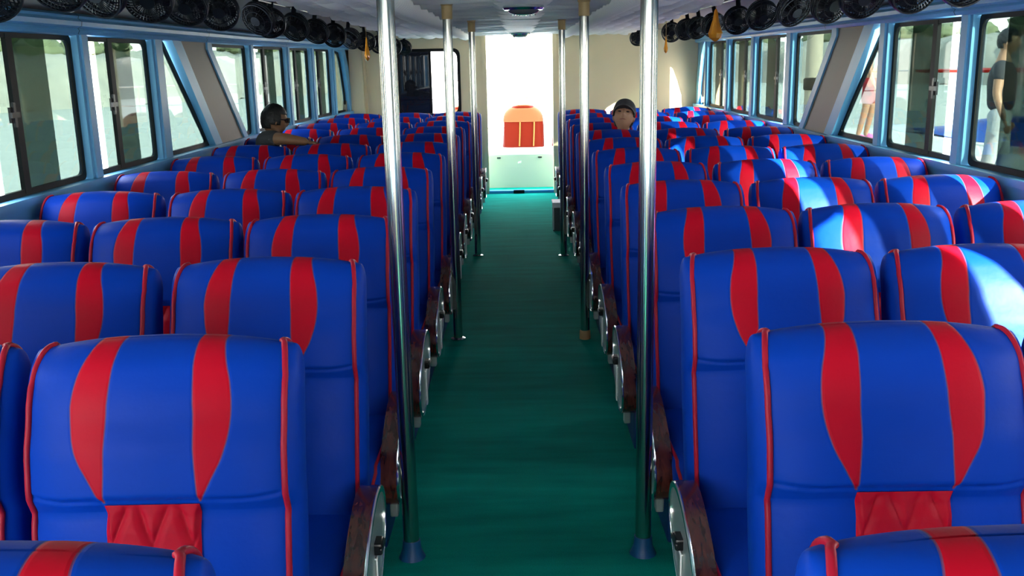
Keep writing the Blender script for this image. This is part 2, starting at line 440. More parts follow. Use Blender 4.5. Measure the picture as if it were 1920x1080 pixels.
for side in (-1, 1):
    m = MUL[side]
    for i in range(len(m) - 1):
        if i == 5: continue
        a, b = m[i][1], m[i + 1][0]
        window(side, [(a, ZS), (b, ZS), (b, ZR), (a, ZR)], True, (0.02, 0.05, 0.56, 0.57) if (side > 0 and i == 0) else (0.21, 0.38, 0.74, 1.0))
    sa, sb = SLANT[side]['a'], SLANT[side]['b']; a, b = m[5][1], m[6][0]
    window(side, [(a, ZS), (sa[1] - .03, ZS), (sa[0] - .03, ZR), (a, ZR)], False)
    window(side, [(sb[1] + .05, ZS), (b, ZS), (b, ZR), (sb[0] + .05, ZR)], False)
# the arched last window on each side, by the rear wall
for side in (-1, 1):
    ya = MUL[side][-1][1]
    arch = [(ya, ZS), (12.08, ZS), (12.06, 1.3), (11.98, 1.52), (11.90, 1.70), (11.80, 1.80), (ya, ZR)]
    WN[0] += 1; wn = room('window_%d' % WN[0])
    mb = MB(); mb.frame(arch, inset(arch, .025), M['gasket'], wmap(side, .034), wmap(side, .054)); mb.build('window_frame', wn)
    if side < 0:
        mb = MB(); mb.prism(inset(arch, .02), M['glass'], wmap(side, .041), wmap(side, .046)); mb.build('fixed_pane', wn)
    mb = MB()
    ar2 = [(12.08, ZS - .02), (12.20, ZS - .02), (12.18, 1.38), (12.12, 1.62), (12.0, 1.8), (11.9, 1.9), (ya, 1.9), (ya, ZR), (11.80, 1.80), (11.90, 1.70), (11.98, 1.52), (12.06, 1.3)]
    mb.prism(ar2, M['frame_blue'], wmap(side, -.012), wmap(side, .065)); mb.prism([(12.0, ZS - .02), (YB, ZS - .02), (YB, 1.9), (11.9, 1.9), (12.05, 1.6), (12.14, 1.38)], M['taupe'] if side < 0 else M['frame_blue'], wmap(side, .02), wmap(side, .065))
    struct(mb.build('trim_%d' % (5 if side < 0 else 8)))

# rear wall with doorway and window
DL, DR, DT = -0.37, 0.46, 1.985
wb = room('wall_rear')
mb = MB()
WLo, WHi, WZ0, WZ1 = -1.48, -0.72, 1.02, 1.80
def ybox(mb, x0, x1, z0, z1, m, y0=YB, y1=YB + .1): mb.box(((x0 + x1) / 2, (y0 + y1) / 2, (z0 + z1) / 2), (x1 - x0, y1 - y0, z1 - z0), m)
ybox(mb, -2.3, WLo, 0, 2.08, M['cream']); ybox(mb, WHi, DL, 0, 2.08, M['cream']); ybox(mb, WLo, WHi, 0, WZ0, M['cream']); ybox(mb, WLo, WHi, WZ1, 2.08, M['cream'])
ybox(mb, DR, 2.3, 0, 2.08, M['cream']); ybox(mb, DL, DR, DT, 2.08, M['cream'])
mb.build('rear_panel', wb)
mb = MB(); ybox(mb, -2.06, -1.90, 0, 2.0, M['cream'], YB - .12, YB); ybox(mb, -1.90, -1.87, 0, 2.0, M['cream'], YB - .05, YB); mb.build('corner_pilaster', wb)
mb = MB()
ybox(mb, DL - .05, DL, 0, DT, M['cream'], YB - .02, YB + .12); ybox(mb, DR, DR + .05, 0, DT, M['cream'], YB - .02, YB + .12)
struct(mb.build('trim_6'))
mb = MB(); ybox(mb, DL, DR, -.0, 0.035, M['blue_sill'], YB - .02, YB + .1); ybox(mb, -.06, .08, .0, .045, M['gasket'], YB - .05, YB - .02); struct(mb.build('trim_7'))
WN[0] += 1; wn = room('window_%d' % WN[0])
def fy(y): return lambda x, z: Vector((x, y, z))
pl = [(WLo, WZ0), (WHi, WZ0), (WHi, WZ1), (WLo, WZ1)]
mb = MB(); mb.frame(rounded(inset(pl, -.025), .09), rounded(inset(pl, .012), .09), M['gasket'], fy(YB - .02), fy(YB + .06)); mb.build('window_frame', wn)
mb = MB(); mb.box(((WLo - 1.08) / 2, YB + .045, (WZ0 + WZ1) / 2), (-1.08 - WLo, .006, WZ1 - WZ0), M['dark_glass']); mb.build('sliding_pane', wn)
mb = MB(); mb.box((-1.075, YB + .04, (WZ0 + WZ1) / 2), (.03, .02, WZ1 - WZ0), M['gasket']); mb.build('stile', wn)
# front bulkhead behind the camera, with its open windscreen, and the bow canopy
wf = room('wall_front')
mb = MB(); ybox(mb, -2.37, 2.37, 0, .75, M['cream'], Y0 - .1, Y0); ybox(mb, -2.37, 2.37, 1.85, 2.1, M['cream'], Y0 - .1, Y0)
for x in (-2.3, -.8, .8, 2.3): ybox(mb, x - .06, x + .06, .75, 1.9, M['frame_blue'], Y0 - .1, Y0)
mb.build('front_panel', wf)

# ------------------------------------------------------------------ ceiling
ce = room('ceiling')
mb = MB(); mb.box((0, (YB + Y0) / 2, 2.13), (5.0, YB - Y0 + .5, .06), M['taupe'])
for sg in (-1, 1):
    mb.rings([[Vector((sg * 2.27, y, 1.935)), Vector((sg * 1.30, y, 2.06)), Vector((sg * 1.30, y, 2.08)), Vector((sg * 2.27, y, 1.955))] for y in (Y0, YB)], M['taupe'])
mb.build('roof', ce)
def grid(mb, nx, ny, f, m):
    V = [[mb.bm.verts.new(f(i / nx, j / ny)) for i in range(nx + 1)] for j in range(ny + 1)]
    for j in range(ny):
        for i in range(nx): mb.face((V[j][i], V[j][i + 1], V[j + 1][i + 1], V[j + 1][i]), m)
rnd = random.Random(3)
for sg in (-1, 1):
    ph = [rnd.uniform(0, 6) for _ in range(6)]
    def f(u, v):
        y = 1.5 + (YB - 1.5) * v; x = .62 + .76 * u
        a, b = x / .30 + y / .42, x / .30 - y / .42
        puff = (abs(math.sin(PI * a)) * abs(math.sin(PI * b))) ** .6
        wr = .006 * math.sin(7.1 * y + 5 * x + ph[0]) + .004 * math.sin(17 * y - 9 * x + ph[1])
        return Vector((sg * x, y, 1.985 + .055 * u * max(0, min(1, (12 - y) / 6)) - .042 * puff + wr))
    mb = MB(); grid(mb, 44, 420, f, M['fabric']); mb.build('quilted_panel', ce, 180)
    mb = MB(); rings = []
    for j in range(720):
        y = 2.0 + (YB - 2.02) * j / 719
        t = (y / .085) % 1; r = .036 + .016 * math.sin(PI * t) ** .7
        rings.append([Vector((sg * (.615 + r * 1.15 * math.cos(a)), y, 1.965 + r * math.sin(a))) for a in [2 * PI * q / 12 for q in range(12)]])
    mb.rings(rings, M['fabric']); mb.build('edge_roll', ce, 180)
def f(u, v):
    y = 1.5 + (YB - 1.5) * v; x = -.62 + 1.24 * u
    t = y / .48; k = abs(math.sin(PI * t)) ** .5
    wr = .012 * math.sin(2 * PI * t * 2 + 2 * x) + .006 * math.sin(2 * PI * t * 4.3 + 9 * x)
    return Vector((x, y, 2.035 - .05 * k + wr * 1.3))
mb = MB(); grid(mb, 24, 700, f, M['grey_fabric']); mb.build('pleated_panel', ce, 180)
def f(u, v):
    y = 1.5 + (YB - 1.5) * v; x = .045 + (u - .5) * .36
    t = y / 1.3; k = abs(math.sin(PI * t)) ** .25 * (1 - abs(2 * u - 1) ** 6)
    return Vector((x, y, 1.992 - .030 * k - .002 * math.sin(y * 20)))
mb = MB(); grid(mb, 20, 500, f, M['strip']); mb.build('centre_strip', ce, 180)
for i, y in enumerate((5.75, 11.1)):
    t = thing('ceiling_lamp', ['round smoked glass ceiling lamp at the near end of the pale strip', 'far ceiling lamp above the rear doorway'][i], 'ceiling light', (.05, y, 1.968), 0, 'ceiling lamps')
    mb = MB(); mb.lathe([(.115, 0), (.12, -.02), (.11, -.032), (.095, -.034), (.095, 0)], M['chrome'], 32); mb.build('lamp_ring', t)
    mb = MB(); mb.lathe([(.095, -.03), (.08, -.048), (.05, -.058), (.015, -.062), (.001, -.062)], M['lens'], 32); mb.build('lamp_lens', t)
    mb = MB()
    for q in range(5): mb.lathe([(.012, -.056), (.012, -.064), (.004, -.067)], M['chrome'], 10, Matrix.Translation((-.06 + .03 * q, 0, .004 if q in (0, 4) else 0)))
    mb.build('bulb', t)

# ------------------------------------------------------------------ poles
def pole(x, y, zt, label, cap, foot):
    t = thing('support_pole', label, 'pole', (x, y, 0), 0, 'stainless steel poles along the aisle')
    mb = MB(); mb.lathe([(.027, 0.0), (.027, .05), (.027, zt - .02), (.027, zt + .06)], M['steel'], 28); mb.build('tube', t)
    if cap:
        mb = MB(); mb.lathe([(.0272, zt - .075), (.031, zt - .074), (.032, zt), (.036, zt + .004), (.036, zt + .04), (.027, zt + .04)], M['tape'], 24); mb.build('tape_wrap', t)
    mb = MB()
    if foot == 'blue': mb.lathe([(.0275, 0), (.046, 0), (.040, .012), (.033, .03), (.030, .065), (.0275, .065)], M['blue_tape'], 20)
    elif foot == 'tape': mb.lathe([(.0275, 0), (.034, 0), (.032, .05), (.0275, .055)], M['tape'], 20)
    else: mb.lathe([(.0275, 0), (.045, 0), (.045, .006), (.0275, .012)], M['steel'], 24)
    mb.build('pole_foot', t)
PL = [(-.388, 3.0, 1.97, 'nearest steel pole on the left of the aisle, blue tape at foot', False, 'blue'),
      (.404, 3.0, 1.97, 'nearest steel pole on the right of the aisle, blue tape at foot', False, 'blue'),
      (-.385, 5.66, 1.965, 'middle steel pole on the left of the aisle, brown taped top', True, ''),
      (.390, 5.62, 1.965, 'middle steel pole on the right of the aisle, brown tape at both ends', True, 'tape'),
      (-.362, 8.25, 1.97, 'farthest steel pole on the left of the aisle, near the doorway', True, ''),
      (.384, 8.18, 1.97, 'farthest steel pole on the right of the aisle, in front of the carton', True, '')]
for p in PL: pole(*p)

# ------------------------------------------------------------------ seats
HW = 0.284
def lerp_prof(P, z):
    if z <= P[0][0]: return P[0][1]
    for (a, b), (c, d) in zip(P, P[1:]):
        if z <= c:
            t = (z - a) / (c - a); t = t * t * (3 - 2 * t) * .5 + t * .5
            return b + (d - b) * t
    return P[-1][1]
FR = [(.29, -.135), (.40, -.128), (.55, -.120), (.70, -.100), (.77, -.088), (.805, -.074), (.85, -.094), (.93, -.082), (1.02, -.048), (1.09, -.018), (1.14, 0.0)]
BK = [(.29, .02), (.40, .040), (.60, .055), (.80, .085), (1.0, .13), (1.14, .165)]
Zb = .29
def ztop(x): return 1.105 - .030 * (abs(x) / HW) ** 2.2
def back_pt(a, v):
    """a ring angle, v height parameter 0..1"""
    ca, sa = math.cos(a), math.sin(a)
    ex = lambda c, p: math.copysign(abs(c) ** p, c)
    ux, uy = ex(ca, .42), ex(sa, .50)
    Htot = 1.105 - Zb; rt = .075
    v1 = 1 - rt / Htot
    if v <= v1: s = v; ds = 1; wk = 1; phi = 0
    else:
        phi = (v - v1) / (1 - v1) * PI / 2 * .985
        s = v1 + (1 - v1) * math.sin(phi); ds = math.cos(phi); wk = 1 - .055 * (1 - math.cos(phi))
    taper = 1 - .05 * (1 - min(1, v / .55)) ** 1.5
    x = HW * ux * wk * taper
    z = Zb + (ztop(x) - Zb) * s
    zf = z / ztop(x) * 1.138
    yf, yb = lerp_prof(FR, zf), lerp_prof(BK, zf)
    nx = x / HW
    yf += .030 * abs(nx) ** 3
    if abs(nx) < .9 and phi == 0:           # the cross seam beside the padded panel
        yf += .007 * math.exp(-((z - CREASE - .006 * abs(abs(x) / HW - .65) / .35) / .0055) ** 2) * min(1, max(0, (abs(x) - .09) / .02))
    mid, hd = (yf + yb) / 2, (yb - yf) / 2
    return Vector((x, mid + hd * uy * ds ** .9, z))
NA, NV = 72, 60
def make_backrest(parent):
    mb = MB(); rings = []
    vc = (CREASE - Zb) / (1.105 - Zb)
    vs0 = [.9 * j / 34 for j in range(34) if abs(.9 * j / 34 - vc) > .028] + [vc + .0045 * j for j in range(-6, 9)] + [.9 + .1 * j / 18 for j in range(19)]
    for v in sorted(vs0):
        rings.append([back_pt(2 * PI * i / NA, v) for i in range(NA)])
    mb.rings(rings, M['striped'])
    o = mb.build('backrest', parent, 70)
    for sg in (-1, 1):
        pts = []
        vs = [i / 40 for i in range(3, 37)] + [.9 + .1 * i / 12 for i in range(13)]
        for v in vs: pts.append(back_pt(PI * 1.5 + sg * .92, v))
        for v in reversed(vs): pts.append(back_pt(PI * .5 - sg * .86, v))
        P2 = []
        for p in pts:
            q = p.copy(); q.x += sg * .002; q.z += .001
            q.y += -.002 if p.y < .02 else .002
            if not P2 or (q - P2[-1]).length > .006: P2.append(q)
        mb = MB(); mb.tube(P2, .0068, M['piping'], 8); mb.build('piping', o, 60)
    # padded red panel at the small of the back
    def front(x, z):
        zf = z / ztop(x) * 1.138
        return lerp_prof(FR, zf) + .030 * abs(x / HW) ** 3
    mb = MB()
    def f(u, v):
        x = (u - .5) * .19; z = .42 + (CREASE - .003 - .42) * v
        a, b = x / .082 + (z - CREASE + .085) / .21, x / .082 - (z - CREASE + .085) / .21
        q = min(abs(math.sin(PI * a)), abs(math.sin(PI * b)))
        edge = min(1, min(u, 1 - u, v, 1 - v) / .05)
        return Vector((x, front(x, z) - .003 - (.003 + .011 * min(1, q * 1.5) ** .5) * edge, z))
    grid(mb, 60, 84, f, M['red'])
    mb.build('padded_panel', o, 180)
    return o
def rounded_box_rings(x, y0, y1, z0, z1, r, n=40):
    pass
def make_cushion(parent):
    mb = MB(); rings = []
    n = 48
    for j in range(25):
        t = j / 24; y = -.565 + (.525) * t
        # front edge rolls over
        dr = max(0, 1 - (t / .16)); k = math.sqrt(max(0, 1 - dr * dr)) if dr > 0 else 1
        zc, hz = .295, .080 * (.35 + .65 * k)
        zc = .295 - .015 * (1 - k)
        ring = []
        for i in range(n):
            a = 2 * PI * i / n; ca, sa = math.cos(a), math.sin(a)
            ux = math.copysign(abs(ca) ** .35, ca); uz = math.copysign(abs(sa) ** .5, sa)
            x = .272 * ux * (.93 + .07 * k); z = zc + hz * uz + (.012 * (1 - (x / .28) ** 2) if sa > 0 else 0)
            ring.append(Vector((x, y, z)))
        rings.append(ring)
    mb.rings(rings, M['blue']); o = mb.build('seat_cushion', parent, 70)
    for sg in (-1, 1):
        pts = []
        for j in range(25):
            r = rings[24 - j]; p = max(r, key=lambda q: q.z + sg * q.x * 1.1).copy(); p.x += sg * .001; p.z += .001; pts.append(p)
        pts += [pts[-1] + Vector((0, -.006, -.03)), pts[-1] + Vector((0, -.004, -.10))]
        mb = MB(); mb.tube(pts, .006, M['piping'], 7); mb.build('piping', o, 60)
    return o
def make_base(parent):
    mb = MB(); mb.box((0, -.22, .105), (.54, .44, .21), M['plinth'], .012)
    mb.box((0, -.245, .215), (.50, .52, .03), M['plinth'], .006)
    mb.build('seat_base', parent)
def arm_prof(k=1.0, n=40):
    """side outline of the armrest, in (y, z): a deep rounded shield"""
    pts = []
    for i in range(n):
        a = 2 * PI * i / n
        p = .240 * k * math.copysign(abs(math.cos(a)) ** .9, math.cos(a)) + (k - 1) * 0; q = (.128 - .24 * (1 - k)) * math.copysign(abs(math.sin(a)) ** .9, math.sin(a))
        p = (.240 - .24 * (1 - k)) * math.copysign(abs(math.cos(a)) ** .9, math.cos(a))
        c_, s_ = math.cos(.42), math.sin(.42)
        y = -.290 + p * c_ - q * s_; z = .325 + p * s_ + q * c_
        pts.append((y, z))
    return pts
def make_armrest(parent, sg):
    mb = MB()
    A, B = arm_prof(1.0), arm_prof(.90)
    # the wooden band wraps over the top and the front
    mb.frame(A, B, M['wood'], lambda y, z: Vector((sg * .268, y, z)), lambda y, z: Vector((sg * .322, y, z)))
    mb.prism(B, M['wood'], lambda y, z: Vector((sg * .274, y, z)), lambda y, z: Vector((sg * .316, y, z)))
    o = mb.build('armrest', parent, 30)
    mb = MB()
    mb.frame(arm_prof(.99), arm_prof(.92), M['chrome'], lambda y, z: Vector((sg * .318, y, z)), lambda y, z: Vector((sg * .329, y, z)))
    mb.tube([Vector((sg * .326, y, z)) for y, z in arm_prof(.985)], .005, M['chrome'], 6, closed=True)
    mb.build('plate_rim', o, 40)
    mb = MB(); mb.prism(arm_prof(.92), M['grey_plate'], lambda y, z: Vector((sg * .314, y, z)), lambda y, z: Vector((sg * .325, y, z)))
    mb.box((sg * .327, -.27, .25), (.012, .04, .16), M['white'], .004)
    mb.build('side_plate', o, 40)
    mb = MB(); mb.box((sg * .332, -.26, .355), (.03, .055, .035), M['black'], .006); mb.box((sg * .344, -.26, .355), (.01, .075, .018), M['black'], .004); mb.build('lever', o)
    mb = MB(); mb.box((sg * .30, -.43, .155), (.028, .04, .06), M['grey_plate'], .006); mb.build('arm_bracket', o)
    return o
def make_seat(sg):
    t = thing('passenger_seat', 'x', 'seat', (0, 0, 0))
    make_backrest(t); make_cushion(t); make_base(t)
    if sg: make_armrest(t, sg)
    return t
PROTO = {}
SEATG = 'blue and red passenger seats'
ORD = ['first', 'second', 'third', 'fourth', 'fifth', 'sixth', 'seventh', 'eighth', 'ninth', 'tenth', 'eleventh', 'twelfth', 'thirteenth']
ROWY = [1.85, 2.67, 3.50, 4.33, 5.17, 6.03, 6.87, 7.71, 8.55, 9.39, 10.23, 11.07]
CX = [.745, 1.335, 1.925]
rs = random.Random(11)
base_seat = make_seat(0)
def new_seat(side, c):
    """a seat of its own: copied body, and an armrest on the aisle seats"""
    key = -side if c == 0 else 0
    if key not in PROTO:
        PROTO[key] = True
        if key == 0: return base_seat
        s = copy_tree(base_seat); make_armrest(s, key); PROTO[key] = s
        return s
    if key == 0: return copy_tree(base_seat)
    return copy_tree(PROTO[key])
HINGE = Vector((0, .0, .34))
def recline(seat, ang):
    for ch in seat.children:
        if ch.name.startswith('backrest'):
            ch.matrix_basis = Matrix.Translation(HINGE) @ Matrix.Rotation(-ang, 4, 'X') @ Matrix.Translation(-HINGE)
COLN = ['beside the aisle', 'in the middle of its three', 'next to the windows']
order = [(0, -1, 0), (0, -1, 1), (0, 1, 0)]
for k, y in enumerate(ROWY):
    for side in (-1, 1):
        for c in range(3):
            if k == 0 and c == 2: continue
            s = new_seat(side, c)
            x = side * CX[c] + (.012 if side > 0 else 0)
            if side < 0 and y > 8.3: x += (y - 8.3) * (.022 + .007 * c)
            s.location = (x + rs.uniform(-.006, .006), y + rs.uniform(-.008, .008), 0)
            s.rotation_euler = (0, 0, rs.uniform(-.012, .012))
            recline(s, rs.uniform(-.012, .02))
            s['group'] = SEATG
            s['label'] = 'blue seat with red stripes, %s block, %s full row, %s' % ('left' if side < 0 else 'right', ORD[k], COLN[c])
for side, x, yy in ((-1, -.655, .94), (1, .605, .94)):
    s = new_seat(side, 0); s.location = (x, yy, 0); s['group'] = SEATG
    s['label'] = 'blue seat with only its top and one red stripe showing, bottom %s corner' % ('left' if side < 0 else 'right')

# ------------------------------------------------------------------ fans
def make_fan():
    t = thing('clip_fan', 'x', 'fan', (0, 0, 0))
    R = Matrix.Translation((0, 0, -.165)) @ Matrix.Rotation(math.radians(-62), 4, 'X')   # local z = towards the back of the fan
    mb = MB()
    rr = .092
    for (r, z) in ((rr, 0), (rr * .99, .018), (rr * .99, -.018), (rr * .80, .055), (rr * .55, .072), (rr * .6, -.03)):
        mb.tube([R @ Vector((r * math.cos(2 * PI * i / 32), r * math.sin(2 * PI * i / 32), z)) for i in range(32)], .0026 if r < rr * .98 else .005, M['black'], 6, closed=True)
    o = mb.build('cage_ring', t, 60)
    mb = MB()
    for i in range(40):
        a = 2 * PI * i / 40; c, s_ = math.cos(a), math.sin(a)
        mb.tube([R @ Vector((r * c, r * s_, z)) for r, z in ((rr * .99, .016), (rr * .93, .036), (rr * .80, .055), (rr * .55, .072), (rr * .32, .078))], .0022, M['black'], 4)
        mb.tube([R @ Vector((r * c, r * s_, z)) for r, z in ((rr * .99, -.016), (rr * .85, -.028), (rr * .3, -.032))], .0016, M['black'], 4)
    g = mb.build('cage_wires', t, 80)
    mb = MB(); mb.lathe([(.030, -.02), (.038, 0.0), (.046, .04), (.040, .075), (.030, .084), (.001, .084)], M['black'], 24, R); mb.lathe([(.001, -.036), (.028, -.036), (.028, -.03)], M['black'], 20, R); mb.build('motor', t, 50)
    mb = MB(); mb.lathe([(.001, .084), (.026, .084), (.026, .087), (.024, .0885), (.001, .0885)], M['hub_grey'], 24, R); mb.build('hub_disc', t, 40)
    mb = MB()
    for i in range(4):
        a0 = 2 * PI * i / 4
        def f(u, v, a0=a0):
            r = .026 + .052 * v; a = a0 + (u - .5) * (1.15 - .2 * v)
            return R @ Vector((r * math.cos(a), r * math.sin(a), (u - .5) * .028))
        grid(mb, 6, 5, f, M['black'])
    mb.build('blades', t, 180)
    mb = MB()
    mb.tube([Vector((0, -.03, -.125)), Vector((0, -.015, -.06)), Vector((0, 0, -.01))], [.018, .017, .015], M['black'], 10)
    mb.box((0, .01, -.012), (.075, .10, .022), M['black'], .006); mb.box((0, .045, -.03), (.06, .06, .012), M['black'], .004)
    mb.build('clip', t, 40)
    return t
LX = [(65, 2.72), (150, 3.10), (222, 3.46), (298, 3.86), (357, 4.28), (430, 4.84), (497, 5.5), (517, 5.95), (566, 6.5), (610, 7.25), (637, 7.95), (664, 8.65), (690, 9.45), (716, 10.4), (744, 11.4), (766, 12.0)]
LF = [(-1.46, 2.72), (-1.44, 3.12), (-1.45, 3.52), (-1.43, 3.95), (-1.45, 4.38), (-1.44, 4.90), (-1.42, 5.52), (-1.46, 6.0), (-1.43, 6.5), (-1.44, 7.2), (-1.44, 7.9), (-1.44, 8.6), (-1.44, 9.4), (-1.42, 10.3), (-1.39, 11.2), (-1.33, 11.9)]
RF = [(1.50, 2.9), (1.48, 3.35), (1.52, 3.82), (1.49, 4.26), (1.51, 4.82), (1.50, 5.36), (1.50, 6.02), (1.50, 6.74), (1.50, 7.58), (1.50, 8.2), (1.48, 8.6), (1.49, 9.5), (1.46, 10.7), (1.43, 11.7)]
ford = ['nearest', 'second', 'third', 'fourth', 'fifth', 'sixth', 'seventh', 'eighth', 'ninth', 'tenth', 'eleventh', 'twelfth', 'thirteenth', 'fourteenth', 'fifteenth', 'last']
fan0 = make_fan(); first = True
for side, L in ((-1, LF), (1, RF)):
    for i, (x, y) in enumerate(L):
        f_ = fan0 if first else copy_tree(fan0); first = False
        f_.location = (x, y, 2.005 - (.05 if side < 0 and i == 0 else 0) + (.08 * max(0, min(1, (11 - y) / 6.2)) if side < 0 else .048))
        f_.rotation_euler = (rs.uniform(-.15, .15), rs.uniform(-.12, .12), rs.uniform(-.4, .4) + side * .1)
        f_['group'] = 'black clip-on fans under the ceiling'
        nm = 'last' if i == len(L) - 1 else ford[i]
        f_['label'] = 'round black clip-on fan, %s from the camera in the %s hanging row' % (nm, 'left' if side < 0 else 'right')
# rails that the fans clip to
for side in (-1, 1):
    t = thing('fan_rail', 'thin black rail carrying the %s row of fans' % ('left' if side < 0 else 'right'), 'rail', (side * 1.46, 0, 2.02), 0, 'fan rails')
    mb = MB(); mb.tube([(0, 1.8, 0), (0, 8, 0), (side * -.07, YB - .05, 0)], .007, M['black'], 8); mb.build('rail_bar', t)
    mb = MB()
    for y in (3.3, 5.2, 7.1, 9.0, 10.9): mb.box((0, y, .012), (.03, .02, .03), M['black'], .003)
    mb.build('rail_clips', t)
# amber ornaments
for (x, y, z, label, k) in ((-1.36, 9.05, 1.90, 'amber teardrop ornament hanging among the left fans', 1.0), (1.40, 6.95, 1.98, 'large amber crystal ornament hanging among the right fans', 1.2), (1.42, 9.35, 1.86, 'small orange ornament hanging behind the right near pole', .75)):
    t = thing('hanging_ornament', label, 'ornament', (x, y, z), 0, 'amber ornaments hanging from the ceiling')
    mb = MB(); mb.tube([(0, 0, 2.045 - z), (0, 0, 0)], .0025, M['tape'], 6); mb.build('cord', t)
    mb = MB(); mb.lathe([(.001, 0.0), (.006 * k, -.02), (.012 * k, -.08 * k), (.020 * k, -.13 * k), (.027 * k, -.165 * k), (.022 * k, -.195 * k), (.008 * k, -.215 * k), (.001, -.22 * k)], M['amber'], 8, Matrix.Diagonal((1.6, 1.3, .85, 1)) if k > 1.1 else None); mb.build('crystal', t, 20)

# ------------------------------------------------------------------ carton by the doorway
t = thing('carton', 'dark printed carton with white top on the carpet near the doorway', 'box', (.46, 9.535, 0))
mb = MB(); mb.box((0, 0, .135), (.24, .25, .27), M['carton'], .004); mb.build('carton_body', t)
mb = MB()
for z in (.03, .055, .09, .13, .17, .20): mb.box((.03, -.1265, z), (.14, .003, .012 if z > .06 else .006), M['carton_white'])
mb.box((-.115, -.1265, .14), (.008, .003, .25), M['carton_white']); mb.build('printed_bands', t)
mb = MB(); mb.box((0, .0, .275), (.25, .26, .02), M['carton_white'], .004); mb.box((0, -.130, .255), (.25, .006, .04), M['carton_white']); mb.build('carton_lid', t)

# ------------------------------------------------------------------ people
def eval_mesh(o):
    dg = bpy.context.evaluated_depsgraph_get(); return bpy.data.meshes.new_from_object(o.evaluated_get(dg))
def skin_mesh(verts, edges, radii, root=0, sub=2):
    me = bpy.data.meshes.new('tmp'); me.from_pydata([tuple(v) for v in verts], edges, []); me.update()
    o = bpy.data.objects.new('tmp', me); COL.objects.link(o)
    md = o.modifiers.new('s', 'SKIN'); md.use_smooth_shade = True
    if not me.skin_vertices: me.skin_vertices.new()
    for i, r in enumerate(radii):
        rr = r if isinstance(r, tuple) else (r, r)
        me.skin_vertices[0].data[i].radius = rr
        me.skin_vertices[0].data[i].use_root = (i == root)
    o.modifiers.new('ss', 'SUBSURF').levels = sub
    out = eval_mesh(o); bpy.data.objects.remove(o)
    return out
def head_mesh(T, hair=False):
    """a head about 0.23 m tall, face towards local -Y, origin at its centre"""
    bm = bmesh.new(); bmesh.ops.create_uvsphere(bm, u_segments=40, v_segments=32, radius=1.0)
    for v in bm.verts:
        p = v.co; x, y, z = p
        jaw = 1 - .28 * max(0, -z) ** 1.3
        q = Vector((x * .074 * jaw, y * .094 * (1 - .10 * max(0, -z)), z * .116))
        if y < 0:
            q.y -= .010 * math.exp(-((z + .80) / .22) ** 2 - (x / .35) ** 2)              # chin
            q.y -= .024 * math.exp(-((z + .20) / .15) ** 2 - (x / .16) ** 2)              # nose tip
            q.y -= .012 * math.exp(-((z - .02) / .20) ** 2 - (x / .12) ** 2)              # nose bridge
            q.y += .013 * math.exp(-((z - .06) / .12) ** 2 - ((abs(x) - .40) / .16) ** 2)  # eye sockets
            q.y -= .006 * math.exp(-((z - .25) / .10) ** 2 - (x / .6) ** 2)               # brow
            q.y -= .008 * math.exp(-((z + .45) / .06) ** 2 - (x / .28) ** 2)              # upper lip
            q.y -= .008 * math.exp(-((z + .57) / .05) ** 2 - (x / .24) ** 2)              # lower lip
        v.co = q
    for sg in (-1, 1):                                                                     # ears
        r = bmesh.ops.create_uvsphere(bm, u_segments=14, v_segments=10, radius=1.0)
        bmesh.ops.transform(bm, matrix=Matrix.Translation((sg * .076, .012, -.005)) @ Matrix.Rotation(sg * .35, 4, 'Z') @ Matrix.Diagonal((.010, .020, .032, 1)), verts=r['verts'])
    bm.transform(T); me = bpy.data.meshes.new('head'); bm.to_mesh(me); bm.free(); return me
def remeshed(name, meshes, m, parent, voxel=.008, one=False):
    bm = bmesh.new()
    for me in meshes: bm.from_mesh(me)
    me = bpy.data.meshes.new(name); bm.to_mesh(me); bm.free()
    o = bpy.data.objects.new(name, me); COL.objects.link(o)
    md = o.modifiers.new('r', 'REMESH'); md.mode = 'VOXEL'; md.voxel_size = voxel; md.use_smooth_shade = True
    sm = o.modifiers.new('sm', 'SMOOTH'); sm.iterations = 3; sm.factor = .5
    me2 = eval_mesh(o); bpy.data.objects.remove(o)
    me2.materials.clear(); me2.materials.append(m)
    bm = bmesh.new(); bm.from_mesh(me2); seen = set(); best = []
    for v in bm.verts:                                   # keep the outer skin, drop closed pockets inside it
        if v in seen: continue
        comp = [v]; seen.add(v)
        for q in comp:
            for e_ in q.link_edges:
                o_ = e_.other_vert(q)
                if o_ not in seen: seen.add(o_); comp.append(o_)
        if len(comp) > len(best): best = comp
    if one: bmesh.ops.delete(bm, geom=list(set(bm.verts) - set(best)), context='VERTS')
    bm.to_mesh(me2); bm.free()
    for p in me2.polygons: p.use_smooth = True
    o = bpy.data.objects.new(name, me2); COL.objects.link(o); o.parent = parent
    return o
def hand(wrist, d, n, sg):
    """palm and five fingers from the wrist along d; n is the back of the hand"""
    d = Vector(d).normalized(); n = Vector(n).normalized(); s_ = d.cross(n).normalized() * sg; n = s_.cross(d).normalized() * sg
    V, E, R = [Vector(wrist), Vector(wrist) + d * .05, Vector(wrist) + d * .085], [(0, 1), (1, 2)], [(.022, .017), (.034, .014), (.034, .012)]
    out = [skin_mesh(V, E, R, 0, 1)]
    for i, (o_, L) in enumerate(((-.027, .066), (-.009, .078), (.009, .073), (.026, .056))):
        b = Vector(wrist) + d * .075 + s_ * o_
        pts = [b, b + d * L * .5 - n * .006, b + d * L * .78 - n * .018, b + d * L * .95 - n * .032]
        out.append(skin_mesh(pts, [(0, 1), (1, 2), (2, 3)], [.0095, .009, .008, .007], 0, 1))
    b = Vector(wrist) + d * .03 - s_ * .026
    out.append(skin_mesh([b, b + d * .025 - s_ * .022, b + d * .055 - s_ * .032 - n * .012], [(0, 1), (1, 2)], [.012, .0105, .008], 0, 1))
    return out
